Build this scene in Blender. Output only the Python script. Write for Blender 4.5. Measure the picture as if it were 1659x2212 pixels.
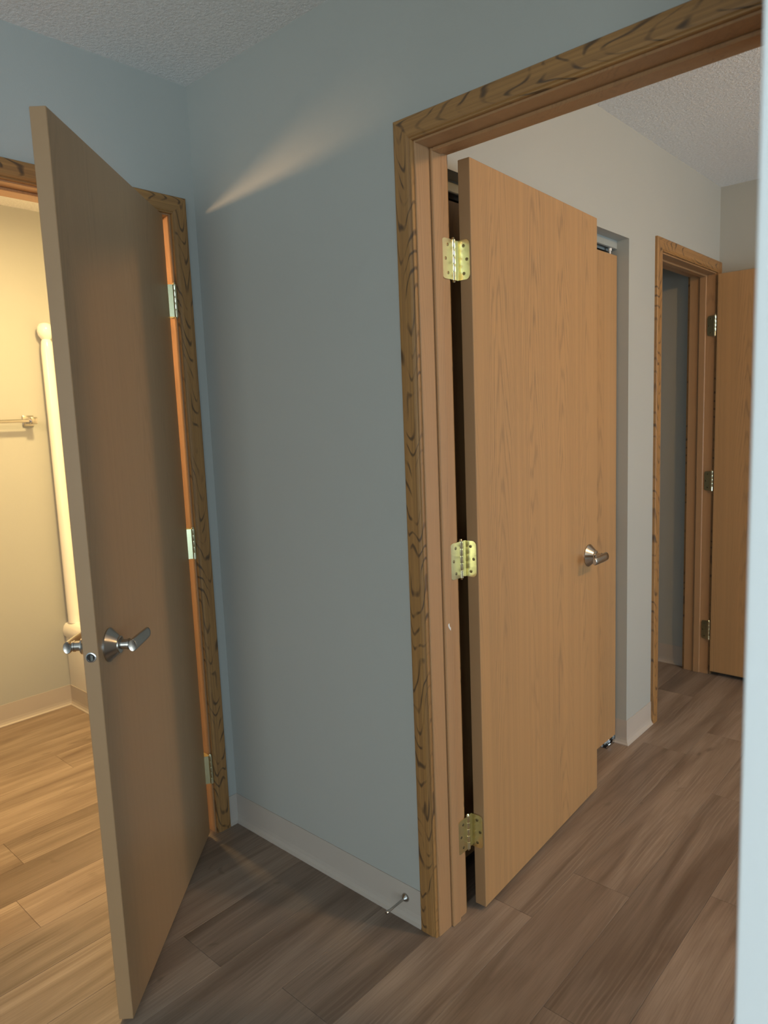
import bpy, bmesh, math, random
from mathutils import Vector, Matrix

random.seed(7)
for o in list(bpy.data.objects):
    bpy.data.objects.remove(o, do_unlink=True)
SC = bpy.context.scene
COL = SC.collection

# ------------------------------------------------------------------ camera
YAW, PITCH, ROLL = 0.7382, -0.1318, -0.0399
CAM = Vector((2.0116, -1.3726, 1.4042))
FPX = 1529.65
d = Vector((-math.cos(PITCH) * math.sin(YAW), math.cos(PITCH) * math.cos(YAW), math.sin(PITCH)))
rt = Vector((math.cos(YAW), math.sin(YAW), 0))
up = rt.cross(d)
r2 = math.cos(ROLL) * rt + math.sin(ROLL) * up
u2 = -math.sin(ROLL) * rt + math.cos(ROLL) * up
cd = bpy.data.cameras.new('camera')
cd.sensor_fit = 'VERTICAL'
cd.sensor_height = 36
cd.sensor_width = 27
cd.lens = FPX / 2212 * 36
cd.clip_start = 0.02
cd.dof.use_dof = True
cd.dof.focus_distance = 2.1
cd.dof.aperture_fstop = 4.2
cam = bpy.data.objects.new('camera', cd)
m = Matrix((r2, u2, -d)).transposed().to_4x4()
m.translation = CAM
cam.matrix_world = m
COL.objects.link(cam)
SC.camera = cam

# ------------------------------------------------------------------ world, lights, exposure
w = bpy.data.worlds.new('world')
SC.world = w
w.use_nodes = True
w.node_tree.nodes['Background'].inputs[0].default_value = (.55, .68, .85, 1)
w.node_tree.nodes['Background'].inputs[1].default_value = .5
SC.view_settings.view_transform = 'Standard'
SC.view_settings.look = 'None'
SC.view_settings.gamma = 1
SC.view_settings.exposure = 0
try:
    SC.view_settings.use_curve_mapping = False
except Exception:
    pass


def light(name, typ, loc, energy, color, rot=(0, 0, 0), size=None, size_y=None, radius=None, spread=None):
    l = bpy.data.lights.new(name, typ)
    l.energy = energy
    l.color = color
    if typ == 'AREA':
        l.shape = 'RECTANGLE'
        l.size = size
        l.size_y = size_y
        if spread:
            l.spread = spread
    elif radius:
        l.shadow_soft_size = radius
    o = bpy.data.objects.new(name, l)
    o.location = loc
    o.rotation_euler = rot
    COL.objects.link(o)
    return o


R90 = math.pi / 2
COOL = (.70, .87, 1.0)
WARM = (1.0, .70, .40)
TILT = math.radians(6)
light('bedroom_daylight', 'AREA', (4.36, 1.15, 1.1), 47, (.66, .86, 1.0), (0, R90 - TILT, 0), 1.4, 1.5)
light('living_daylight', 'AREA', (4.96, -2.75, 1.12), 63, (.60, .83, 1.0), (0, R90 + .1, 0), 1.9, 2.0)
light('rear_fill_light', 'AREA', (3.4, -4.96, 1.12), 80, (.90, 1.0, .98), (R90 + .2, 0, 0), 2.0, 1.9)  # added fill for hallway ceiling, wall and pale corner; no known source
light('bedroom_lamp_light', 'POINT', (3.0, .9, 2.34), 57, (1.0, .60, .25), radius=.07)
light('bathroom_lamp_light', 'AREA', (-.5, -.02, 2.40), 45, (1.0, .69, .275), (0, 0, 0), .16, .16)
light('vanity_bulb_light', 'POINT', (-.29, -1.05, 1.985), 35, (1.0, .62, .32), radius=.04)

# ------------------------------------------------------------------ materials


def new_mat(name):
    mt = bpy.data.materials.new(name)
    mt.use_nodes = True
    nt = mt.node_tree
    b = nt.nodes['Principled BSDF']
    return mt, nt, b


def N(nt, t, **kw):
    n = nt.nodes.new(t)
    for k, v in kw.items():
        if k.startswith('i_'):
            n.inputs[k[2:].replace('_', ' ')].default_value = v
        else:
            setattr(n, k, v)
    return n


def L(nt, a, ao, b, bi):
    nt.links.new(a.outputs[ao], b.inputs[bi])


def ramp(nt, stops):
    r = nt.nodes.new('ShaderNodeValToRGB')
    e = r.color_ramp.elements
    while len(e) < len(stops):
        e.new(.5)
    for i, (p, c) in enumerate(stops):
        e[i].position = p
        e[i].color = (*c, 1) if len(c) == 3 else c
    return r


def mapping(nt, scale, coord='Object'):
    tc = N(nt, 'ShaderNodeTexCoord')
    mp = N(nt, 'ShaderNodeMapping')
    mp.inputs['Scale'].default_value = scale
    L(nt, tc, coord, mp, 'Vector')
    return mp


def mixc(nt, fac, a, b, mode='MIX'):
    """fac / a / b: (node, output) or constant"""
    mx = N(nt, 'ShaderNodeMix', data_type='RGBA', blend_type=mode)
    for sock, v in ((0, fac), (6, a), (7, b)):
        if isinstance(v, tuple) and hasattr(v[0], 'outputs'):
            nt.links.new(v[0].outputs[v[1]], mx.inputs[sock])
        elif sock == 0:
            mx.inputs[0].default_value = v
        else:
            mx.inputs[sock].default_value = (*v, 1)
    return mx


def math_n(nt, op, a, b=None, c=None):
    n = N(nt, 'ShaderNodeMath', operation=op)
    for i, v in enumerate((a, b, c)):
        if v is None:
            continue
        if isinstance(v, tuple):
            nt.links.new(v[0].outputs[v[1]], n.inputs[i])
        else:
            n.inputs[i].default_value = v
    return n


def paint(name, col, bump=.02, scale=260, rough=.55):
    mt, nt, b = new_mat(name)
    mp = mapping(nt, (1, 1, 1))
    n1 = N(nt, 'ShaderNodeTexNoise')
    n1.inputs['Scale'].default_value = 2.2
    n1.inputs['Detail'].default_value = 3
    L(nt, mp, 0, n1, 'Vector')
    c2 = tuple(x * .95 for x in col)
    mx = mixc(nt, (n1, 'Fac'), col, c2)
    L(nt, mx, 2, b, 'Base Color')
    n2 = N(nt, 'ShaderNodeTexNoise')
    n2.inputs['Scale'].default_value = scale
    n2.inputs['Detail'].default_value = 2
    L(nt, mp, 0, n2, 'Vector')
    bp = N(nt, 'ShaderNodeBump')
    bp.inputs['Strength'].default_value = bump * 5
    bp.inputs['Distance'].default_value = .002
    L(nt, n2, 'Fac', bp, 'Height')
    L(nt, bp, 0, b, 'Normal')
    b.inputs['Roughness'].default_value = rough
    return mt


def oak(name, light_c, dark_c, contrast=1.0, coord='Object', rough=.42):
    """oak laminate, grain along local z"""
    mt, nt, b = new_mat(name)
    tc = N(nt, 'ShaderNodeTexCoord')
    oi = N(nt, 'ShaderNodeObjectInfo')
    off = math_n(nt, 'MULTIPLY', (oi, 'Random'), 9.0)
    add = N(nt, 'ShaderNodeVectorMath', operation='ADD')
    L(nt, tc, coord, add, 0)
    cmb = N(nt, 'ShaderNodeCombineXYZ')
    L(nt, off, 0, cmb, 'Z')
    L(nt, cmb, 0, add, 1)

    def mp(s):
        q = N(nt, 'ShaderNodeMapping')
        q.inputs['Scale'].default_value = s
        L(nt, add, 0, q, 'Vector')
        return q
    # cathedral grain: nested arches about wandering veneer centres
    sp = N(nt, 'ShaderNodeSeparateXYZ')
    L(nt, add, 0, sp, 0)
    xy = math_n(nt, 'ADD', (sp, 'X'), (sp, 'Y'))

    def noise(s_, det=2):
        n_ = N(nt, 'ShaderNodeTexNoise')
        n_.inputs['Scale'].default_value = 1
        n_.inputs['Detail'].default_value = det
        L(nt, mp(s_), 0, n_, 'Vector')
        return n_
    wand = noise((2.5, 2.5, .9), 1)
    xw = math_n(nt, 'MULTIPLY_ADD', (wand, 'Fac'), .10, (xy, 0))
    t_ = math_n(nt, 'PINGPONG', (xw, 0), .095)
    t2 = math_n(nt, 'MULTIPLY', (t_, 0), (t_, 0))
    v0 = math_n(nt, 'MULTIPLY', (t2, 0), 6200.0)
    v1 = math_n(nt, 'MULTIPLY_ADD', (sp, 'Z'), 40.0, (v0, 0))
    dn = noise((26, 26, 1.5), 3)
    v2 = math_n(nt, 'MULTIPLY_ADD', (dn, 'Fac'), 24.0, (v1, 0))
    sn = math_n(nt, 'SINE', (v2, 0))
    r1 = ramp(nt, [(.0, (0, 0, 0)), (.35, (.12, .12, .12)), (1, (1, 1, 1))])
    am = noise((7, 7, .7), 2)
    ra = ramp(nt, [(.36, (.12, .12, .12)), (.62, (1, 1, 1))])
    L(nt, am, 'Fac', ra, 0)
    snm = math_n(nt, 'MULTIPLY', (sn, 0), (ra, 0))
    L(nt, snm, 0, r1, 0)
    # broad streaks
    n1 = noise((58, 58, .55), 5)
    r2_ = ramp(nt, [(.3, (0, 0, 0)), (.7, (1, 1, 1))])
    L(nt, n1, 'Fac', r2_, 0)
    # pores
    n2 = noise((420, 420, 16), 2)
    r3 = ramp(nt, [(.42, (0, 0, 0)), (.62, (1, 1, 1))])
    L(nt, n2, 'Fac', r3, 0)
    pm = math_n(nt, 'MULTIPLY', (r3, 0), (r1, 0))
    f1 = math_n(nt, 'MULTIPLY', (r1, 0), .30 * contrast)
    f2 = math_n(nt, 'MULTIPLY', (r2_, 0), .34 * contrast)
    f3 = math_n(nt, 'MULTIPLY', (pm, 0), .45 * contrast)
    s1 = math_n(nt, 'ADD', (f1, 0), (f2, 0))
    s2 = math_n(nt, 'ADD', (s1, 0), (f3, 0))
    s2.use_clamp = True
    mx = mixc(nt, (s2, 0), light_c, dark_c)
    L(nt, mx, 2, b, 'Base Color')
    b.inputs['Roughness'].default_value = rough
    bp = N(nt, 'ShaderNodeBump')
    bp.inputs['Strength'].default_value = .12
    bp.inputs['Distance'].default_value = .0006
    L(nt, n2, 'Fac', bp, 'Height')
    L(nt, bp, 0, b, 'Normal')
    return mt


def casing_wood(name, light_c, dark_c, line_c):
    """printed oak moulding: UV u = across (m), v = along (m); nested arches along the strip"""
    mt, nt, b = new_mat(name)
    tc = N(nt, 'ShaderNodeTexCoord')
    oi = N(nt, 'ShaderNodeObjectInfo')
    sep = N(nt, 'ShaderNodeSeparateXYZ')
    L(nt, tc, 'UV', sep, 0)
    offv = math_n(nt, 'MULTIPLY_ADD', (oi, 'Random'), 5.0, (sep, 'Y'))
    cmb = N(nt, 'ShaderNodeCombineXYZ')
    L(nt, sep, 'X', cmb, 'X')
    L(nt, offv, 0, cmb, 'Y')

    def mp(s):
        q = N(nt, 'ShaderNodeMapping')
        q.inputs['Scale'].default_value = s
        L(nt, cmb, 0, q, 'Vector')
        return q

    def noise(s, det=2):
        n = N(nt, 'ShaderNodeTexNoise')
        n.inputs['Scale'].default_value = 1
        n.inputs['Detail'].default_value = det
        L(nt, mp(s), 0, n, 'Vector')
        return n
    nc = noise((0, 1.6, 0), 1)      # wander of the arch centre
    cen = math_n(nt, 'MULTIPLY_ADD', (nc, 'Fac'), .034, .006)
    dx = math_n(nt, 'SUBTRACT', (sep, 'X'), (cen, 0))
    q = math_n(nt, 'MULTIPLY', (dx, 0), (dx, 0))
    q2 = math_n(nt, 'MULTIPLY', (q, 0), 9000.0)
    nd = noise((20, 5.5, 1), 1.2)
    v1 = math_n(nt, 'MULTIPLY_ADD', (offv, 0), -105.0, (q2, 0))
    v1s = math_n(nt, 'MULTIPLY_ADD', (nd, 'Fac'), 27.0, (v1, 0))
    sn = math_n(nt, 'SINE', (v1s, 0))
    line = ramp(nt, [(.62, (0, 0, 0)), (1, (1, 1, 1))])
    L(nt, sn, 0, line, 0)
    nm = noise((30, 6, 1), 2)
    msk = ramp(nt, [(.41, (0, 0, 0)), (.56, (1, 1, 1))])
    L(nt, nm, 'Fac', msk, 0)
    ln = math_n(nt, 'MULTIPLY', (line, 0), (msk, 0))
    st = noise((190, 1.6, 1), 3)
    rs = ramp(nt, [(.32, (0, 0, 0)), (.68, (1, 1, 1))])
    L(nt, st, 'Fac', rs, 0)
    base = mixc(nt, (rs, 0), light_c, dark_c)
    pr = noise((900, 40, 1), 1)
    rp = ramp(nt, [(.5, (0, 0, 0)), (.75, (.55, .55, .55))])
    L(nt, pr, 'Fac', rp, 0)
    base2 = mixc(nt, (rp, 0), (base, 2), dark_c)
    lf = math_n(nt, 'MULTIPLY', (ln, 0), .80)
    fin = mixc(nt, (lf, 0), (base2, 2), line_c)
    L(nt, fin, 2, b, 'Base Color')
    b.inputs['Roughness'].default_value = .45
    return mt


def plank_mat():
    mt, nt, b = new_mat('vinyl_plank')
    tc = N(nt, 'ShaderNodeTexCoord')
    oi = N(nt, 'ShaderNodeObjectInfo')
    off = math_n(nt, 'MULTIPLY', (oi, 'Random'), 37.0)
    cmb = N(nt, 'ShaderNodeCombineXYZ')
    L(nt, off, 0, cmb, 'X')
    L(nt, off, 0, cmb, 'Y')
    add = N(nt, 'ShaderNodeVectorMath', operation='ADD')
    L(nt, tc, 'Object', add, 0)
    L(nt, cmb, 0, add, 1)

    def mp(s):
        q = N(nt, 'ShaderNodeMapping')
        q.inputs['Scale'].default_value = s
        L(nt, add, 0, q, 'Vector')
        return q

    def noise(s, det=3, dist=0):
        n = N(nt, 'ShaderNodeTexNoise')
        n.inputs['Scale'].default_value = 1
        n.inputs['Detail'].default_value = det
        n.inputs['Distortion'].default_value = dist
        L(nt, mp(s), 0, n, 'Vector')
        return n
    A = (.155, .106, .074)
    B = (.305, .231, .176)
    Dk = (.102, .070, .048)
    broad = noise((13, 1.3, 1), 5, .9)
    rb = ramp(nt, [(.30, (0, 0, 0)), (.66, (1, 1, 1))])
    L(nt, broad, 'Fac', rb, 0)
    c0 = mixc(nt, (rb, 0), A, B)
    wv = N(nt, 'ShaderNodeTexWave', wave_type='BANDS', bands_direction='X')
    wv.inputs['Scale'].default_value = 22
    wv.inputs['Distortion'].default_value = 11
    wv.inputs['Detail'].default_value = 2.2
    wv.inputs['Detail Scale'].default_value = .8
    L(nt, mp((1, .11, 1)), 0, wv, 'Vector')
    rw = ramp(nt, [(.5, (0, 0, 0)), (.95, (1, 1, 1))])
    L(nt, wv, 'Color', rw, 0)
    msk = noise((7, 1.8, 1), 2)
    rm = ramp(nt, [(.50, (0, 0, 0)), (.68, (.32, .32, .32))])
    L(nt, msk, 'Fac', rm, 0)
    wf = math_n(nt, 'MULTIPLY', (rw, 0), (rm, 0))
    c1 = mixc(nt, (wf, 0), (c0, 2), (.42, .335, .265))
    fine = noise((260, 7, 1), 3)
    rf = ramp(nt, [(.42, (0, 0, 0)), (.75, (.34, .34, .34))])
    L(nt, fine, 'Fac', rf, 0)
    c2 = mixc(nt, (rf, 0), (c1, 2), Dk)
    kn = noise((15, 7, 1), 2, .8)
    rk = ramp(nt, [(.70, (0, 0, 0)), (.80, (.7, .7, .7))])
    L(nt, kn, 'Fac', rk, 0)
    c3 = mixc(nt, (rk, 0), (c2, 2), Dk)
    # per-plank tone
    w2 = N(nt, 'ShaderNodeTexWhiteNoise', noise_dimensions='1D')
    L(nt, off, 0, w2, 'W')
    tone = math_n(nt, 'MULTIPLY_ADD', (w2, 'Value'), .34, .82)
    hs = N(nt, 'ShaderNodeHueSaturation')
    L(nt, tone, 0, hs, 'Value')
    hs.inputs['Saturation'].default_value = .95
    L(nt, c3, 2, hs, 'Color')
    L(nt, hs, 0, b, 'Base Color')
    b.inputs['Roughness'].default_value = .42
    b.inputs['Specular IOR Level'].default_value = .4
    bp = N(nt, 'ShaderNodeBump')
    bp.inputs['Strength'].default_value = .15
    bp.inputs['Distance'].default_value = .0008
    L(nt, fine, 'Fac', bp, 'Height')
    L(nt, bp, 0, b, 'Normal')
    return mt


def popcorn():
    mt, nt, b = new_mat('ceiling_texture')
    mp = mapping(nt, (1, 1, 1))
    n1 = N(nt, 'ShaderNodeTexNoise')
    n1.inputs['Scale'].default_value = 95
    n1.inputs['Detail'].default_value = 4
    n1.inputs['Roughness'].default_value = .7
    L(nt, mp, 0, n1, 'Vector')
    r = ramp(nt, [(.35, (0, 0, 0)), (.68, (1, 1, 1))])
    L(nt, n1, 'Fac', r, 0)
    mx = mixc(nt, (r, 0), (.78, .78, .77), (.92, .92, .91))
    L(nt, mx, 2, b, 'Base Color')
    bp = N(nt, 'ShaderNodeBump')
    bp.inputs['Strength'].default_value = .55
    bp.inputs['Distance'].default_value = .006
    L(nt, r, 0, bp, 'Height')
    L(nt, bp, 0, b, 'Normal')
    b.inputs['Roughness'].default_value = .9
    return mt


def metal(name, col, rough, noise=0.0):
    mt, nt, b = new_mat(name)
    b.inputs['Metallic'].default_value = 1
    b.inputs['Roughness'].default_value = rough
    n = N(nt, 'ShaderNodeTexNoise')
    n.inputs['Scale'].default_value = 120
    L(nt, mapping(nt, (1, 1, 1)), 0, n, 'Vector')
    mx = mixc(nt, (n, 'Fac'), col, tuple(c * (.9 - noise) for c in col))
    L(nt, mx, 2, b, 'Base Color')
    return mt


def plain(name, col, rough=.5):
    mt, nt, b = new_mat(name)
    n = N(nt, 'ShaderNodeTexNoise')
    n.inputs['Scale'].default_value = 6
    n.inputs['Detail'].default_value = 4
    L(nt, mapping(nt, (1, 1, 1)), 0, n, 'Vector')
    mx = mixc(nt, (n, 'Fac'), col, tuple(c * .92 for c in col))
    L(nt, mx, 2, b, 'Base Color')
    b.inputs['Roughness'].default_value = rough
    return mt


M = dict(
    wall=paint('grey_wall_paint', (.405, .415, .39)),
    wall_white=paint('pale_wall_paint', (.86, .89, .90)),
    ceil=popcorn(),
    oak=oak('oak_laminate', (.435, .248, .106), (.245, .146, .072)),
    oak_bath=oak('oak_laminate_smooth', (.40, .245, .125), (.285, .175, .088), .6, rough=.36),
    edge=plain('door_edge_band', (.33, .195, .095), .5),
    casing=casing_wood('oak_casing', (.375, .197, .064), (.25, .128, .046), (.04, .026, .018)),
    jamb=oak('oak_jamb', (.405, .230, .110), (.265, .150, .075), .8),
    plank=plank_mat(),
    sub=plain('floor_underlay', (.12, .085, .06), .6),
    base=plain('vinyl_cove_base', (.47, .42, .37), .45),
    brass=metal('polished_brass', (.88, .83, .50), .26),
    brassk=metal('bright_brass', (.90, .86, .60), .18),
    screw=metal('screw_head', (.20, .16, .09), .4),
    nickel=metal('satin_nickel', (.50, .48, .45), .24),
    chrome=metal('bright_steel', (.75, .76, .77), .15),
    track=plain('track_enamel', (.34, .37, .36), .35),
    white=plain('white_fiberglass', (.86, .84, .80), .25),
    chip=plain('bare_paint_chip', (.7, .68, .66), .8),
    rubber=plain('white_rubber', (.8, .8, .78), .6),
    dark=plain('hole_shade_dark', (.02, .015, .01), .8),  # near-black colour for the shade inside the latch hole
)

# ------------------------------------------------------------------ mesh helpers


def obj(name, me, mat=None, parent=None):
    o = bpy.data.objects.new(name, me)
    COL.objects.link(o)
    if mat is not None and len(me.materials) == 0:
        me.materials.append(mat)
    if parent is not None:
        o.parent = parent
    return o


def empty(name, loc=(0, 0, 0), rotz=0):
    o = bpy.data.objects.new(name, None)
    o.location = loc
    o.rotation_euler = (0, 0, rotz)
    o.empty_display_size = .05
    COL.objects.link(o)
    return o


def tag(o, label, cat, kind=None, group=None):
    o['label'] = label
    o['category'] = cat
    if kind:
        o['kind'] = kind
    if group:
        o['group'] = group
    return o


def to_mesh(bm, name, smooth=False):
    bmesh.ops.recalc_face_normals(bm, faces=bm.faces)
    me = bpy.data.meshes.new(name)
    bm.to_mesh(me)
    bm.free()
    if smooth:
        for p in me.polygons:
            p.use_smooth = True
        try:
            me.set_sharp_from_angle(angle=math.radians(40))
        except Exception:
            pass
    return me


def add_box(bm, lo, hi):
    vs = [bm.verts.new((x, y, z)) for z in (lo[2], hi[2]) for y in (lo[1], hi[1]) for x in (lo[0], hi[0])]
    for f in ((0, 1, 3, 2), (4, 6, 7, 5), (0, 4, 5, 1), (2, 3, 7, 6), (0, 2, 6, 4), (1, 5, 7, 3)):
        bm.faces.new([vs[i] for i in f])
    return vs


def box_me(name, lo, hi, bevel=0, seg=1):
    bm = bmesh.new()
    add_box(bm, lo, hi)
    if bevel:
        bmesh.ops.bevel(bm, geom=list(bm.edges), offset=bevel, segments=seg, affect='EDGES', profile=.5)
    return to_mesh(bm, name, smooth=bevel > 0 and seg > 1)


def boxes_me(name, lst):
    bm = bmesh.new()
    for lo, hi in lst:
        add_box(bm, lo, hi)
    return to_mesh(bm, name)


def lathe_me(name, prof, n=32, axis='Z', smooth=True):
    """prof: list of (r, h) from bottom to top"""
    bm = bmesh.new()
    rings = []
    for r, h in prof:
        if r < 1e-6:
            rings.append([bm.verts.new((0, 0, h))])
        else:
            rings.append([bm.verts.new((r * math.cos(2 * math.pi * i / n), r * math.sin(2 * math.pi * i / n), h)) for i in range(n)])
    for a, b in zip(rings[:-1], rings[1:]):
        for i in range(n):
            j = (i + 1) % n
            if len(a) == 1 and len(b) == 1:
                continue
            if len(a) == 1:
                bm.faces.new((a[0], b[i], b[j]))
            elif len(b) == 1:
                bm.faces.new((a[i], a[j], b[0]))
            else:
                bm.faces.new((a[i], a[j], b[j], b[i]))
    for rg, rev in ((rings[0], True), (rings[-1], False)):
        if len(rg) > 1:
            bm.faces.new(list(reversed(rg)) if rev else rg)
    me = to_mesh(bm, name, smooth)
    if axis == 'Y':
        me.transform(Matrix.Rotation(R90, 4, 'X'))      # +z -> -y
    elif axis == 'X':
        me.transform(Matrix.Rotation(R90, 4, 'Y'))      # +z -> +x
    return me


def sweep_me(name, sections, closed=True, smooth=True):
    """sections: list of rings (lists of 3-D points, equal length); caps both ends"""
    bm = bmesh.new()
    rs = [[bm.verts.new(p) for p in s] for s in sections]
    n = len(rs[0])
    for a, b in zip(rs[:-1], rs[1:]):
        for i in range(n):
            j = (i + 1) % n
            bm.faces.new((a[i], a[j], b[j], b[i]))
    bm.faces.new(list(reversed(rs[0])))
    bm.faces.new(rs[-1])
    return to_mesh(bm, name, smooth)


def struct(name, me, mat, label, cat, parent=None):
    o = obj(name, me, mat, parent)
    if parent is None:
        tag(o, label, cat, 'structure')
    return o


# ------------------------------------------------------------------ the shell
H = 2.4533
XB = .835            # bedroom left wall face
YF = 2.455           # bedroom far wall face
WT = .12
XJ = .9085           # bedroom door jamb face (hinge side)
XJ2 = 1.711
HB = 2.0405          # head jamb underside, bedroom door
YJ = -.098           # bathroom door jamb face (hinge side)
YJ2 = -.866
HBA = 2.051          # head jamb underside, bathroom door
YN1, YN2 = 1.696, 2.402   # second bedroom doorway
YC1, YC2, ZC = .165, 1.3802, 2.05   # closet opening
XS, YS = 1.8604, -.8026  # pale wall corner beside the camera
JT = .018            # jamb thickness
XBK = -1.583         # bathroom back wall face
YT = .1185           # tub apron plane

struct('wall_left', boxes_me('wall_left', [
    ((-WT, YJ + JT, 0), (0, WT, H)),
    ((-WT, YJ2 - JT, HBA + JT), (0, YJ + JT, H)),
    ((-WT, -5.0, 0), (0, YJ2 - JT, H))]), M['wall'],
    'blue-grey wall at left with the bathroom doorway in it', 'wall')
struct('wall_back', boxes_me('wall_back', [
    ((0, 0, 0), (XJ - JT, WT, H)),
    ((XJ - JT, 0, HB + JT), (XJ2 + JT, WT, H)),
    ((XJ2 + JT, 0, 0), (5.0, WT, H))]), M['wall'],
    'blue-grey hallway wall between the two open doors, with a streak of warm light', 'wall')
struct('wall_right', box_me('wall_right', (XS, YS, 0), (5.0, 0, H), .004, 2), M['wall_white'],
       'pale bluish-white wall corner along the right edge', 'wall')
struct('wall_bedroom_left', boxes_me('wall_bedroom_left', [
    ((XB - WT, WT, 0), (XB, YC1, H)),
    ((XB - WT, YC1, ZC), (XB, YC2, H)),
    ((XB - WT, YC2, 0), (XB, YN1 - JT, H)),
    ((XB - WT, YN1 - JT, HB + JT), (XB, YN2 + JT, H)),
    ((XB - WT, YN2 + JT, 0), (XB, YF, H))]), M['wall'],
    'greige bedroom wall holding the closet opening and the far doorway', 'wall')
struct('wall_bedroom_far', box_me('wall_bedroom_far', (-.75, YF, 0), (4.52, YF + WT, H)), M['wall'],
       'greige bedroom end wall above the farthest open door', 'wall')
struct('wall_bedroom_right', boxes_me('wall_bedroom_right', [
    ((4.4, WT, 0), (4.52, .35, H)), ((4.4, .35, 0), (4.52, 1.95, .35)), ((4.4, .35, 1.85), (4.52, 1.95, H)),
    ((4.4, 1.95, 0), (4.52, YF, H))]), M['wall'], 'bedroom wall with the daylight window opposite the closet', 'wall')
struct('wall_living_right', boxes_me('wall_living_right', [
    ((5.0, YS, 0), (5.12, -1.65, H)) if False else ((5.0, -1.7, 0), (5.12, WT, H)),
    ((5.0, -3.8, 0), (5.12, -1.7, .1)), ((5.0, -3.8, 2.12), (5.12, -1.7, H)),
    ((5.0, -5.0, 0), (5.12, -3.8, H))]), M['wall_white'], 'living room wall with a wide daylight window', 'wall')
struct('wall_living_rear', boxes_me('wall_living_rear', [((-WT, -5.12, 0), (2.35, -5.0, H)), ((2.35, -5.12, 0), (4.45, -5.0, .1)),
                                                         ((2.35, -5.12, 2.12), (4.45, -5.0, H)), ((4.45, -5.12, 0), (5.12, -5.0, H))]), M['wall_white'],
       'pale wall with an added wide window behind the viewer', 'wall')
struct('wall_bathroom_back', box_me('wall_bathroom_back', (XBK - WT, -1.25, 0), (XBK, 1.0, H)), M['wall'],
       'warm-lit bathroom wall carrying the towel bar', 'wall')
struct('wall_bathroom_near', box_me('wall_bathroom_near', (XBK, -1.25, 0), (-WT, -1.15, H)), M['wall'],
       'bathroom vanity wall hidden left of the doorway', 'wall')
struct('wall_bathroom_tub', boxes_me('wall_bathroom_tub', [((XBK, .92, 0), (0, 1.0, H)), ((-WT, WT, 0), (0, .92, H))]), M['wall'],
       'bathroom wall at the far side of the tub', 'wall')
struct('wall_closet', boxes_me('wall_closet', [((.1, WT, 0), (.16, 1.5, H)), ((.16, 1.42, 0), (XB - WT, 1.5, H)),
                                               ((-.75, 1.42, 0), (.1, 1.5, H)), ((-.75, 1.5, 0), (-.65, YF, H))]), M['wall'],
       'inner walls of the closet and of the room past the far doorway', 'wall')


def ceiling(name, lo, hi, label):
    struct(name, box_me(name, (lo[0], lo[1], H), (hi[0], hi[1], H + .08)), M['ceil'], label, 'ceiling')


ceiling('ceiling', (0, -5.1), (5.1, 0), 'textured off-white hallway ceiling at top left')
ceiling('ceiling_bedroom', (XB, 0), (4.5, YF), 'textured off-white ceiling seen through the bedroom doorway')
ceiling('ceiling_bathroom', (XBK - .1, -1.25), (0, 1.0), 'warm-lit bathroom ceiling above the towel bar wall')
ceiling('ceiling_side_room', (0 - .75, 1.0), (XB, YF), 'ceiling of the small room past the far doorway')
ceiling('ceiling_closet', (0, 0), (XB, 1.0), 'closet ceiling behind the bifold doors')

# floor: underlay + single planks
fl = struct('floor', box_me('floor', (-1.75, -5.12, -.06), (5.12, 2.6, -.0042)), M['sub'],
            'brown wood-look vinyl plank floor running through hall, bedroom and bathroom', 'floor')
PW, PL = .1765, 1.22


def plank_mesh(ln):
    g = .0003
    bm = bmesh.new()
    add_box(bm, (-PW / 2 + g, -ln / 2 + g, -.004), (PW / 2 - g, ln / 2 - g, 0))
    eds = [e for e in bm.edges if all(v.co.z > -.001 for v in e.verts)]
    bmesh.ops.bevel(bm, geom=eds, offset=.0006, segments=1, affect='EDGES')
    return to_mesh(bm, 'plank')


full = plank_mesh(PL)
full.materials.append(M['plank'])
known = {0: .471, -1: .222, 1: -.02 + 0, -4: -.448, -12: -.195, -2: .83, -3: .05, 2: .62, 3: .26}
Y0, Y1 = -1.95, YF
cut = {}
for k in range(-16, 12):
    xa = 1.06 + k * PW
    j0 = known.get(k, random.uniform(0, PL))
    if k == 1:
        j0 = -.026
    y = j0 - PL * math.ceil((j0 - Y0) / PL)
    while y < Y1 - .02:
        a, b = max(y, Y0), min(y + PL, Y1)
        if b - a > .03:
            ln = round(b - a, 3)
            if abs(ln - PL) < .002:
                me = full
            else:
                me = cut.get(ln)
                if me is None:
                    me = cut[ln] = plank_mesh(ln)
                    me.materials.append(M['plank'])
            o = obj('plank', me, None, fl)
            o.location = (xa + PW / 2, (a + b) / 2, 0)
        y += PL

# cove base: profile swept along straight wall runs
PROF = [(0, .104), (.0025, .104), (.003, .030), (.0045, .018), (.008, .008), (.0135, .003), (.0135, 0), (0, 0)]


def cove(name, runs, label):
    """runs: list of (p0, p1, n) with n the outward wall normal (2-D)"""
    bm = bmesh.new()
    for p0, p1, n, m0, m1 in runs:
        t = Vector((p1[0] - p0[0], p1[1] - p0[1])).normalized()
        rings = []
        for p, s in ((p0, m0), (p1, -m1)):
            rings.append([bm.verts.new((p[0] + n[0] * a + t.x * a * s, p[1] + n[1] * a + t.y * a * s, z)) for a, z in PROF])
        k = len(PROF)
        for i in range(k):
            j = (i + 1) % k
            bm.faces.new((rings[0][i], rings[0][j], rings[1][j], rings[1][i]))
        bm.faces.new(list(reversed(rings[0])))
        bm.faces.new(rings[1])
    struct(name, to_mesh(bm, name), M['base'], label, 'baseboard')


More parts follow.
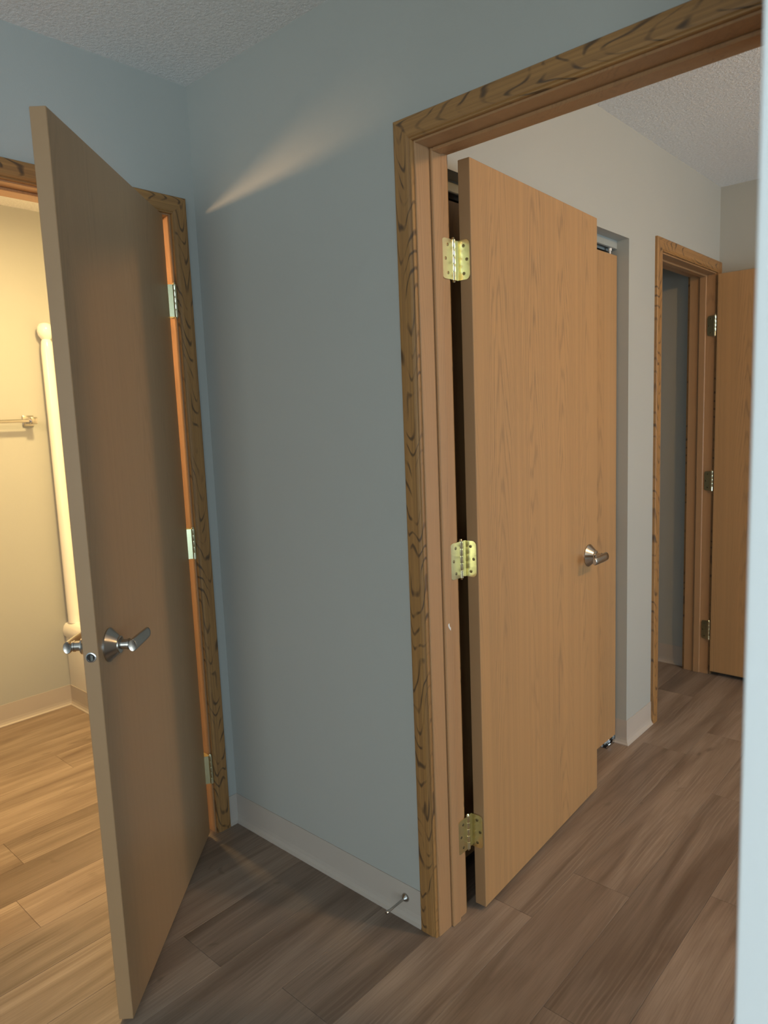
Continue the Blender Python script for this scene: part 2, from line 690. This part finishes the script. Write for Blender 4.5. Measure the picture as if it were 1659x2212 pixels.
CW, REV = .0537, .0045     # casing width, reveal
cove('baseboard_back', [((0, 0), (XJ - REV - CW, 0), (0, -1), 1, 0)],
     'beige vinyl baseboard under the streaked hallway wall, with a door stop')
cove('baseboard_left', [((0, YJ + REV + CW), (0, 0), (1, 0), 0, 1)],
     'short beige baseboard between bathroom door casing and wall corner')
cove('baseboard_bedroom', [((XB, YC2), (XB, YN1 - REV - CW), (1, 0), -1, 0), ((XB - .055, YC2), (XB, YC2), (0, -1), 0, -1)],
     'beige baseboard on the wall piece between closet and far doorway')
cove('baseboard_bathroom', [((XBK, -1.15), (XBK, YT), (1, 0), 0, 1), ((XBK, YT), (-WT, YT), (0, -1), 1, 0)],
     'warm-lit baseboard turning the bathroom corner below the towel bar')
cove('baseboard_living', [((0, -5.0), (0, YJ2 - REV - CW), (1, 0), 0, 0)],
     'beige baseboard along the wall on the near side of the bathroom door')
cove('baseboard_right', [((XS, YS), (5.0, YS), (0, -1), -1, 0)],
     'beige baseboard under the pale wall corner')
cove('baseboard_side_room', [((-.65, YF), (XB - WT, YF), (0, -1), 0, 0)],
     'beige baseboard seen inside the far doorway')

# ------------------------------------------------------------------ door frames
CPROF = [(0, 0), (0, .0105), (.002, .0125), (.010, .0140), (.040, .0140), (.0455, .0125), (.0475, .0105),
         (.0495, .0118), (.0525, .0112), (.0537, .0085), (.0537, 0)]


def casing_piece(name, parent, P, along0, along1, mit0, mit1):
    """P(w, h, t) -> world point; w across from outer edge, h out of the wall, t along"""
    bm = bmesh.new()
    uvl = bm.loops.layers.uv.new('UVMap')
    rings, info = [], {}
    for al, mt in ((along0, mit0), (along1, mit1)):
        rg = []
        for w_, h_ in CPROF:
            t = al + mt * w_
            v = bm.verts.new(P(w_, h_, t))
            info[v] = (w_, t)
            rg.append(v)
        rings.append(rg)
    k = len(CPROF)
    for i in range(k):
        j = (i + 1) % k
        bm.faces.new((rings[0][i], rings[0][j], rings[1][j], rings[1][i]))
    bm.faces.new(list(reversed(rings[0])))
    bm.faces.new(rings[1])
    for f in bm.faces:
        for lp in f.loops:
            lp[uvl].uv = info[lp.vert]
    me = to_mesh(bm, name)
    return obj(name, me, M['casing'], parent)


def frame(name, label, O, U, Nn, a, b, hb, depth, stop_a, stop_b, both=True, ntop=None):
    """O wall origin, U unit along wall, Nn unit normal of the near face; opening from a to b; stop between depths stop_a..stop_b"""
    root = empty(name, O + U * a)
    tag(root, label, 'door frame', 'structure')
    inv = -(O + U * a)

    def W(u, n, z):
        p = O + U * u + Nn * n + Vector((0, 0, z)) + inv
        return (p.x, p.y, p.z)
    sides = [0]
    if both:
        sides.append(1)
    zc = hb + REV + CW
    for s in sides:
        def hh(h, s=s):
            return h if s == 0 else -depth - h
        casing_piece('casing', root, lambda w_, h, t: W(a - REV - CW + w_, hh(h), t), 0, zc, 0, -1)
        casing_piece('casing', root, lambda w_, h, t: W(b + REV + CW - w_, hh(h), t), 0, zc, 0, -1)
        casing_piece('head_casing', root, lambda w_, h, t: W(t, hh(h), zc - w_), a - REV - CW, b + REV + CW, 1, -1)

    def bx(nm, u0, u1, n0, n1, z0, z1, mat, bev=.0012):
        p0, p1 = W(u0, n0, z0), W(u1, n1, z1)
        lo = tuple(min(x, y) for x, y in zip(p0, p1))
        hi = tuple(max(x, y) for x, y in zip(p0, p1))
        return obj(nm, box_me(nm, lo, hi, bev), mat, root)
    bx('jamb', a - JT, a, .002, -depth - .002, 0, hb + JT, M['jamb'])
    bx('jamb', b, b + JT, .002, -depth - .002, 0, hb + JT, M['jamb'])
    bx('head_jamb', a, b, .002, -depth - .002, hb, hb + JT, M['jamb'])
    st = .008
    bx('stop_strip', a, a + st, -stop_a, -stop_b, 0, hb, M['jamb'], .002)
    bx('stop_strip', b - st, b, -stop_a, -stop_b, 0, hb, M['jamb'], .002)
    bx('head_stop_strip', a + st, b - st, -stop_a, -stop_b, hb - st, hb, M['jamb'], .002)
    return root, W


V = Vector
fr_bed, _ = frame('trim_1', 'oak door casing and jamb of the wide bedroom doorway', V((0, 0, 0)), V((1, 0, 0)), V((0, -1, 0)),
                  XJ, XJ2, HB, WT, .052, .086)
fr_bath, _ = frame('trim_2', 'dark oak casing and jamb around the lit bathroom doorway', V((0, 0, 0)), V((0, -1, 0)), V((1, 0, 0)),
                   -YJ, -YJ2, HBA, WT, .040, .075, both=True)
fr_far, _ = frame('trim_3', 'oak casing and jamb of the narrow doorway at the bedroom far end', V((XB, 0, 0)), V((0, 1, 0)), V((1, 0, 0)),
                  YN1, YN2, HB, WT, .040, .072)

# paint chip on the bedroom jamb
bm = bmesh.new()
pts = [(0, 0), (.006, .002), (.007, -.006), (.012, -.012), (.011, -.019), (.005, -.012), (.001, -.006)]
lo_ = [bm.verts.new((.0002, x, z)) for x, z in pts]
hi_ = [bm.verts.new((.0007, x, z)) for x, z in pts]
bm.faces.new(hi_)
for i in range(len(pts)):
    j = (i + 1) % len(pts)
    bm.faces.new((lo_[i], lo_[j], hi_[j], hi_[i]))
o = obj('paint_chip', to_mesh(bm, 'paint_chip'), M['chip'], fr_bed)
o.location = (.008, .062, .862)
o['label'] = 'small whitish paint chip'

# ------------------------------------------------------------------ door hardware


def lever_set(parent, s, z, side, T, dirn=-1, mats=None):
    """lever handle on a slab face. local slab frame: +x along the door from hinge, +y = visible face normal.
    side +1: on the visible face (y=0), -1: on the rear face (y=-T)"""
    hnd = empty('lever_handle')
    hnd['label'] = 'satin nickel lever handle'
    hnd.parent = parent
    hnd.location = (s, 0 if side > 0 else -T, z)
    nk = M['nickel']
    ro = lathe_me('rose', [(.039, 0), (.039, .003), (.036, .006), (.0225, .021), (.0195, .024), (.0195, .027), (.0155, .0285)], 40)
    ro.transform(Matrix.Rotation(-R90 * side, 4, 'X'))
    obj('rose', ro, nk, hnd)
    sh = lathe_me('shank', [(.0115, .026), (.0115, .043), (.013, .0435), (.013, .047), (.0115, .0475), (.0115, .058)], 28)
    sh.transform(Matrix.Rotation(-R90 * side, 4, 'X'))
    obj('shank', sh, nk, hnd)
    # lever: rounded, flattened grip returning towards the hinge
    rings = []
    path = [(.0125, .0575, 0, .009, .007), (.0132, .0575, 0, .0130, .0088), (.0115, .0575, 0, .0146, .0100), (-.010, .0578, 0, .0150, .0098),
            (-.045, .0585, .0, .0146, .0090), (-.078, .0590, .0, .0138, .0082), (-.0885, .0590, .0, .0130, .0076), (-.091, .0590, .0, .0105, .006)]
    for x, y, zz, rz, ry in path:
        rings.append([(x * -dirn * 1.0 if dirn > 0 else x, side * (y + ry * math.cos(t)), zz + rz * math.sin(t))
                      for t in [2 * math.pi * i / 20 for i in range(20)]])
    obj('lever', sweep_me('lever', rings), nk, hnd)
    return hnd


def hinge_leaf_me(wd, ht, th):
    """leaf in xz plane, x 0..wd, z centred; outer corners rounded"""
    bm = bmesh.new()
    r = .012
    pts = [(0, -ht / 2)]
    for i in range(6):
        t = -R90 + R90 * i / 5
        pts.append((wd - r + r * math.cos(t), -ht / 2 + r + r * math.sin(t)))
    for i in range(6):
        t = R90 * i / 5
        pts.append((wd - r + r * math.cos(t), ht / 2 - r + r * math.sin(t)))
    pts.append((0, ht / 2))
    f0 = [bm.verts.new((x, 0, z)) for x, z in pts]
    f1 = [bm.verts.new((x, -th, z)) for x, z in pts]
    bm.faces.new(f0)
    bm.faces.new(list(reversed(f1)))
    for i in range(len(pts)):
        j = (i + 1) % len(pts)
        bm.faces.new((f0[i], f0[j], f1[j], f1[i]))
    return to_mesh(bm, 'leaf')


LEAF = hinge_leaf_me(.040, .098, .0022)
LEAF.materials.append(M['brass'])
KN = []
zz = -.049
kp = [(0, -.056), (.003, -.055), (.0045, -.051), (.0062, -.050)]
for i in range(5):
    kp += [(.0062, zz + .0006), (.0062, zz + .019), (.0056, zz + .0193)]
    zz += .0196
kp += [(.0062, .049), (.0045, .051), (.003, .055), (0, .056)]
KNUCKLE = lathe_me('knuckle', kp, 16)
KNUCKLE.materials.append(M['brassk'])
SCREW = lathe_me('screw', [(.0042, 0), (.0042, .0004), (.003, .0008), (0, .0008)], 12)
SCREW.materials.append(M['screw'])


def hinge(parent, pin, z, a_jamb, a_door):
    """pin: 2-D in parent's frame; leaves leave the pin along angles a_jamb / a_door (radians, parent's frame)"""
    h = empty('hinge')
    h['label'] = 'polished brass hinge'
    h.parent = parent
    h.location = (pin[0], pin[1], z)
    obj('knuckle', KNUCKLE, None, h)
    for ang, fl_ in ((a_jamb, 1), (a_door, -1)):
        lf = obj('leaf', LEAF, None, h)
        lf.rotation_euler = (0, 0, ang)
        if fl_ < 0:
            lf.scale = (1, -1, 1)
        c, s = math.cos(ang), math.sin(ang)
        lf.location = (c * .004, s * .004, 0)
        for sx, sz in ((.026, .034), (.033, 0), (.026, -.034)):
            sc = obj('screw', SCREW, None, h)
            # screws sit on the open side (local -y times fl_)
            nx, ny = s * fl_, -c * fl_
            sc.location = (c * (sx + .004) + nx * .0022, s * (sx + .004) + ny * .0022, sz)
            sc.rotation_euler = (0, R90, math.atan2(ny, nx))
    return h


def slab_me(name, w_, T, z0, z1, bev=.0012):
    """x 0..w, y -T..0, faces at y=0 / y=-T get slot 0, edges slot 1"""
    bm = bmesh.new()
    add_box(bm, (0, -T, z0), (w_, 0, z1))
    bmesh.ops.bevel(bm, geom=list(bm.edges), offset=bev, segments=1, affect='EDGES')
    bmesh.ops.recalc_face_normals(bm, faces=bm.faces)
    for f in bm.faces:
        f.material_index = 0 if abs(f.normal.y) > .9 else 1
    me = bpy.data.meshes.new(name)
    bm.to_mesh(me)
    bm.free()
    return me


def door_leaf(parent, w_, T, z0, z1, mat):
    me = slab_me('slab', w_, T, z0, z1)
    me.materials.append(mat)
    me.materials.append(M['edge'])
    return obj('slab', me, None, parent)


def latch(parent, w_, T, z):
    lt = empty('latch')
    lt.parent = parent
    lt.location = (w_, -T / 2, z)
    obj('faceplate', lathe_me('faceplate', [(.0118, -.004), (.0118, .0004), (.0108, .0011), (.0092, .0012), (.0088, .0002)], 28, 'X'), M['chrome'], lt)
    obj('hole_shade_disc', lathe_me('hole_shade_disc', [(.0087, -.003), (.0087, .0003)], 24, 'X'), M['dark'], lt)  # solid flush disc, its dark colour stands in for the hole's shade
    bm = bmesh.new()
    # bevelled latch tongue
    ring = [(0, -.001, -.0068), (0, .0062, -.0055), (0, .0062, .0055), (0, -.001, .0068)]
    top = [(.0022, .000, -.0068), (.0042, .0062, -.0055), (.0042, .0062, .0055), (.0022, .000, .0068)]
    a_ = [bm.verts.new(p) for p in ring]
    b_ = [bm.verts.new(p) for p in top]
    bm.faces.new(b_)
    for i in range(4):
        j = (i + 1) % 4
        bm.faces.new((a_[i], a_[j], b_[j], b_[i]))
    obj('bolt', to_mesh(bm, 'bolt'), M['nickel'], lt)
    return lt


T = .0344
HZ = (1.793, 1.022, .240)

# bathroom door: local +x along the leaf, visible face y=0 facing the hall corner
BTH, BW = .7383, .7537
BH = (.0101, -.1285)
ang = BTH - R90            # direction (sin a, -cos a)
d1 = empty('door_1', (BH[0], BH[1], 0), ang)
tag(d1, 'smooth oak bathroom door standing half open at left, lever and latch towards the viewer', 'door', 'structure')
sl = door_leaf(d1, BW + .010, T, .013, 2.050, M['oak_bath'])
sl.location.x = -.010
lever_set(d1, .690, .913, 1, T)
lever_set(d1, .690, .913, -1, T)
latch(d1, BW, T, .905)


def loc_in(root_loc, root_rot, p):
    v = Vector((p[0] - root_loc[0], p[1] - root_loc[1], 0))
    return (Matrix.Rotation(-root_rot, 3, 'Z') @ v).xy


pin_w = (.0115, -.1035)
pl = loc_in(BH, ang, pin_w)
for z in HZ:
    hinge(d1, pl, z, math.pi - ang, math.atan2(-T * .75 - pl.y, 0.0 - pl.x))

# bedroom door
DTH, DW = 3.1942, .7953
DH = (.9485, .1602)
ang2 = DTH - R90
d2 = empty('door_2', (DH[0], DH[1], 0), ang2)
tag(d2, 'large oak-grain bedroom door swung open, brass hinges and silver lever', 'door', 'structure')
# visible face normal is -(y) of the leaf frame here, so the slab hangs on the +y side
me = slab_me('slab', DW, T, .013, 2.036)
me.transform(Matrix.Translation((0, T, 0)))
me.materials.append(M['oak'])
me.materials.append(M['edge'])
obj('slab', me, None, d2)


# levers: mirrored frame so that 'visible face' is y=0 facing -y
lf = lever_set(d2, .722, .905, -1, 0)
lf2 = lever_set(d2, .722, .905, 1, 0)
lf2.location.y = T
lt2 = latch(d2, DW, T, .90)
lt2.location.y = T / 2
pin2 = (.9085, .1375)
pl2 = loc_in(DH, ang2, pin2)
for z in HZ:
    h = hinge(d2, pl2, z, 0, 0)
    # leaves placed by hand: jamb leaf lies on the jamb face, door leaf on the hinge edge of the slab
    kids = [c for c in h.children]
    for c in kids:
        bpy.data.objects.remove(c, do_unlink=True)
    h.rotation_euler = (0, 0, -ang2)      # world-aligned children
    obj('knuckle', KNUCKLE, None, h).location = (.001, .0, 0)
    ja = obj('leaf', LEAF, None, h)
    ja.rotation_euler = (0, 0, -R90)
    ja.scale = (1.22, -1, 1)
    ja.location = (.0009, -.002, 0)
    dl = obj('leaf', LEAF, None, h)
    dxv = V((DH[0] - T * .0 - pin2[0], DH[1] - pin2[1]))
    a_d = math.atan2(.016, .034)
    # plate flush on the slab's hinge edge, its inner end reaching the pin
    dl.rotation_euler = (0, 0, math.radians(3))
    dl.scale = (.95, 1, 1)
    dl.location = (-.001, .0185, 0)
    br = obj('knuckle_arm', box_me('knuckle_arm', (-.0012, 0, -.049), (.0012, .019, .049)), M['brass'], h)
    for sx, sz in ((.020, .034), (.029, 0), (.020, -.034)):
        sc = obj('screw', SCREW, None, h)
        sc.location = (sx, .0163 + .05 * sx, sz)
        sc.rotation_euler = (R90, 0, 0)
        sc = obj('screw', SCREW, None, h)
        sc.location = (.0031, -.006 - sx, sz)
        sc.rotation_euler = (0, R90, 0)

# far bedroom door, folded back in front of the end wall
d3 = empty('door_3', (.850, 2.390, 0), 0)
tag(d3, 'oak door opened flat against the bedroom end wall, partly behind the pale wall', 'door', 'structure')
me = slab_me('slab', .70, T, .022, 2.036)
me.transform(Matrix.Translation((0, T, 0)))
me.materials.append(M['oak'])
me.materials.append(M['edge'])
obj('slab', me, None, d3)
lever_set(d3, .63, .905, -1, 0)
for z in HZ:
    h = empty('hinge')
    h.parent = d3
    h.location = (-.010, .004, z)
    obj('knuckle', KNUCKLE, None, h)
    ja = obj('leaf', LEAF, None, h)
    ja.rotation_euler = (0, 0, math.pi)
    ja.scale = (.9, -1, 1)
    ja.location = (-.002, .0072, 0)
    for sx, sz in ((.020, .034), (.029, 0), (.020, -.034)):
        sc = obj('screw', SCREW, None, h)
        sc.location = (-.002 - sx, .0050, sz)
        sc.rotation_euler = (R90, 0, 0)

# strike plate on the near jamb of the far doorway
st = empty('strike_plate')
st.parent = fr_far
st.location = (XB - .026 - fr_far.location.x, .0, .925)
st['label'] = 'dark metal strike plate with a bright lip'
obj('plate', box_me('plate', (-.014, 0, -.036), (.017, .0022, .036), .001, 2), M['nickel'], st)
obj('lip', sweep_me('lip', [[(x, y + dy, z) for x, y in ((.010, .0015), (.016, .0045), (.021, .0045), (.023, 0.0015))]
                            for z, dy in ((-.016, 0), (-.011, .004), (.011, .004), (.016, 0))]), M['chrome'], st)

# ------------------------------------------------------------------ bifold closet door
bf = empty('door_4', (.79, YC1, 0))
tag(bf, 'oak bifold closet door panels behind the open bedroom door', 'door', 'structure')
pw = (YC2 - .004 - (YC1 + .004)) / 4
for i in range(4):
    y0 = .004 + i * pw
    me = box_me('panel', (-.030, 0, .034), (0, pw - .003, 1.993), .0012)
    me.transform(Matrix.Translation((0, 0, 0)))
    p = obj('panel', me, M['oak'], bf)
    p.location = (0, y0, 0)
    p.rotation_euler = (0, 0, 0)
# top track: channel with lips, pivot pins
bm = bmesh.new()
for lo, hi in (((-.034, 0, 2.036), (-.004, YC2 - YC1, 2.05)), ((-.034, 0, 2.014), (-.031, YC2 - YC1, 2.037)),
               ((-.0065, 0, 2.018), (-.0035, YC2 - YC1, 2.037)), ((-.010, 0, 2.017), (-.0035, YC2 - YC1, 2.0195))):
    add_box(bm, lo, hi)
obj('track', to_mesh(bm, 'track'), M['track'], bf)
for yy in (YC2 - YC1 - .045, .05):
    obj('pivot_pin', lathe_me('pivot_pin', [(.004, 1.985), (.004, 2.006), (.007, 2.008), (.007, 2.018), (.0, 2.020)], 14), M['rubber'], bf).location = (-.012, yy, 0)
bk = empty('pivot_bracket')
bk.parent = bf
bk.location = (-.015, YC2 - YC1 - .004, 0)
obj('bracket_plate', boxes_me('bracket_plate', [((-.014, -.085, 0), (.014, 0, .0022)), ((-.014, -.0022, 0), (.014, 0, .028)), ((-.014, -.085, 0), (-.012, 0, .009)),
                                                ((.012, -.085, 0), (.014, 0, .009))]), M['chrome'], bk)
obj('pivot_pin', lathe_me('pivot_pin', [(.004, .002), (.004, .036)], 12), M['chrome'], bk).location = (0, -.038, 0)
obj('adjuster_nut', lathe_me('adjuster_nut', [(.009, .012), (.009, .020)], 6, smooth=False), M['chrome'], bk).location = (0, -.038, 0)
obj('bracket_screw', lathe_me('bracket_screw', [(.005, 0), (.005, .001), (.003, .002), (0, .002)], 12, 'Y'), M['chrome'], bk).location = (0, -.0022, .019)

# ------------------------------------------------------------------ spring-type rigid door stop on the hall baseboard
ds = empty('door_stop', (.790, -.003, .064))
tag(ds, 'small silver rod door stop sticking out of the hallway baseboard', 'door stop')
obj('flange', lathe_me('flange', [(.0125, 0), (.0125, .002), (.011, .005), (.006, .010), (.0045, .012)], 24, 'Y'), M['nickel'], ds)
obj('rod', lathe_me('rod', [(.0040, .010), (.0033, .045), (.0035, .072)], 16, 'Y'), M['nickel'], ds)
obj('tip', lathe_me('tip', [(.0034, .070), (.0046, .0715), (.0048, .080), (.004, .083), (0, .0835)], 16, 'Y'), M['nickel'], ds)

# ------------------------------------------------------------------ bathroom: towel bar and tub
tb = empty('towel_bar', (XBK, .042, 1.458))
tag(tb, 'metal towel bar on the warm-lit bathroom wall', 'towel bar')
for yy in (0, -.62):
    ps = empty('post')
    ps.parent = tb
    ps.location = (0, yy, 0)
    obj('flange', box_me('flange', (0, -.026, -.026), (.010, .026, .026), .003, 2), M['nickel'], ps)
    obj('arm', box_me('arm', (.009, -.0125, -.0125), (.062, .0125, .0125), .003, 2), M['nickel'], ps)
    obj('cap', box_me('cap', (.050, -.016, -.016), (.082, .016, .016), .004, 2), M['nickel'], ps)
obj('bar', box_me('bar', (.058, -.606, -.008), (.074, -.014, .008), .003, 2), M['nickel'], tb)

tub = empty('bathtub', (XBK, YT, 0))
tag(tub, 'white one-piece bathtub with raised surround seen past the bathroom door', 'bathtub')
LX = -WT - XBK - .002
obj('apron', box_me('apron', (.001, 0, 0), (LX, .03, .375), .004, 2), M['white'], tub)
# rim: rounded front roll + deck
rings = []
for x in (.001, LX):
    rings.append([(x, y, z) for y, z in ((.028, .352), (.004, .356), (-.008, .368), (-.011, .392), (-.006, .416), (.006, .430), (.024, .436),
                                         (.090, .436), (.105, .428), (.105, .36), (.028, .36))])
obj('rim', sweep_me('rim', rings), M['white'], tub)
obj('basin', boxes_me('basin', [((.001, .10, .06), (LX, .79, .09)), ((.001, .74, .09), (LX, .80, .43)), ((.001, .105, .09), (.08, .74, .43)), ((LX - .08, .105, .09), (LX, .74, .43))]), M['white'], tub)
obj('surround_panel', boxes_me('surround_panel', [((.001, .040, .436), (.010, .80, 1.84)), ((.010, .792, .436), (LX, .80, 1.84)), ((LX - .010, .04, .436), (LX, .792, 1.84))]), M['white'], tub)
obj('corner_post', lathe_me('corner_post', [(.028, .436), (.028, 1.80), (.024, 1.835), (.019, 1.845), (.024, 1.85), (.034, 1.866), (.038, 1.884),
                                            (.036, 1.902), (.026, 1.918), (.012, 1.924), (0, 1.925)], 28), M['white'], tub).location = (.042, .033, 0)
obj('valve_knob', lathe_me('valve_knob', [(.024, 0), (.024, .012), (.020, .030), (.012, .036), (0, .037)], 24, 'X'), M['nickel'], tub).location = (.010, .074, .914)

# ------------------------------------------------------------------ lamps and windows of the rooms (outside the view)


def dome(name, loc, label):
    r = empty(name, loc)
    tag(r, label, 'ceiling lamp')
    obj('pan', lathe_me('pan', [(.075, 0), (.08, -.008), (.08, -.02), (.05, -.024)], 32), M['nickel'], r)
    return r


dome('ceiling_lamp', (3.0, .9, H), 'round ceiling lamp of the bedroom')
dome('ceiling_lamp', (-.5, -.02, H), 'round ceiling lamp of the bathroom')
vl = empty('vanity_lamp', (-.29, -1.15, 1.985))
tag(vl, 'single-bulb vanity wall lamp of the bathroom', 'wall lamp')
obj('backplate', box_me('backplate', (-.16, 0, -.05), (.16, .02, .05), .004, 2), M['nickel'], vl)
for xx in (0,):
    obj('socket', lathe_me('socket', [(.022, -.018), (.022, -.045), (.018, -.05)], 20, 'Y'), M['nickel'], vl).location = (xx, 0, 0)


def window(name, x, y0, y1, z0, z1, label, rotz=0):
    r = empty(name, (x, y0, z0), rotz)
    tag(r, label, 'window', 'structure')
    t = .05
    wy, wz = y1 - y0, z1 - z0
    for nm, lo, hi in (('sill_rail', (0, 0, 0), (.06, wy, t)), ('head_rail', (0, 0, wz - t), (.06, wy, wz)),
                       ('stile', (0, 0, t), (.06, t, wz - t)), ('stile', (0, wy - t, t), (.06, wy, wz - t)),
                       ('mullion', (0, wy / 2 - t / 2, t), (.06, wy / 2 + t / 2, wz - t))):
        obj(nm, box_me(nm, lo, hi, .002), M['white'], r)


window('window_1', 4.44, .35, 1.95, .35, 1.85, 'white bedroom window letting in daylight')
window('window_2', 5.04, -3.8, -1.7, .1, 2.12, 'white living room window letting in daylight')
window('added_rear_window', 2.35, -5.05, -5.05 + 2.1, .1, 2.12, 'white window added in the rear wall for the fill light', -R90)  # unseen frame added to go with the rear fill light
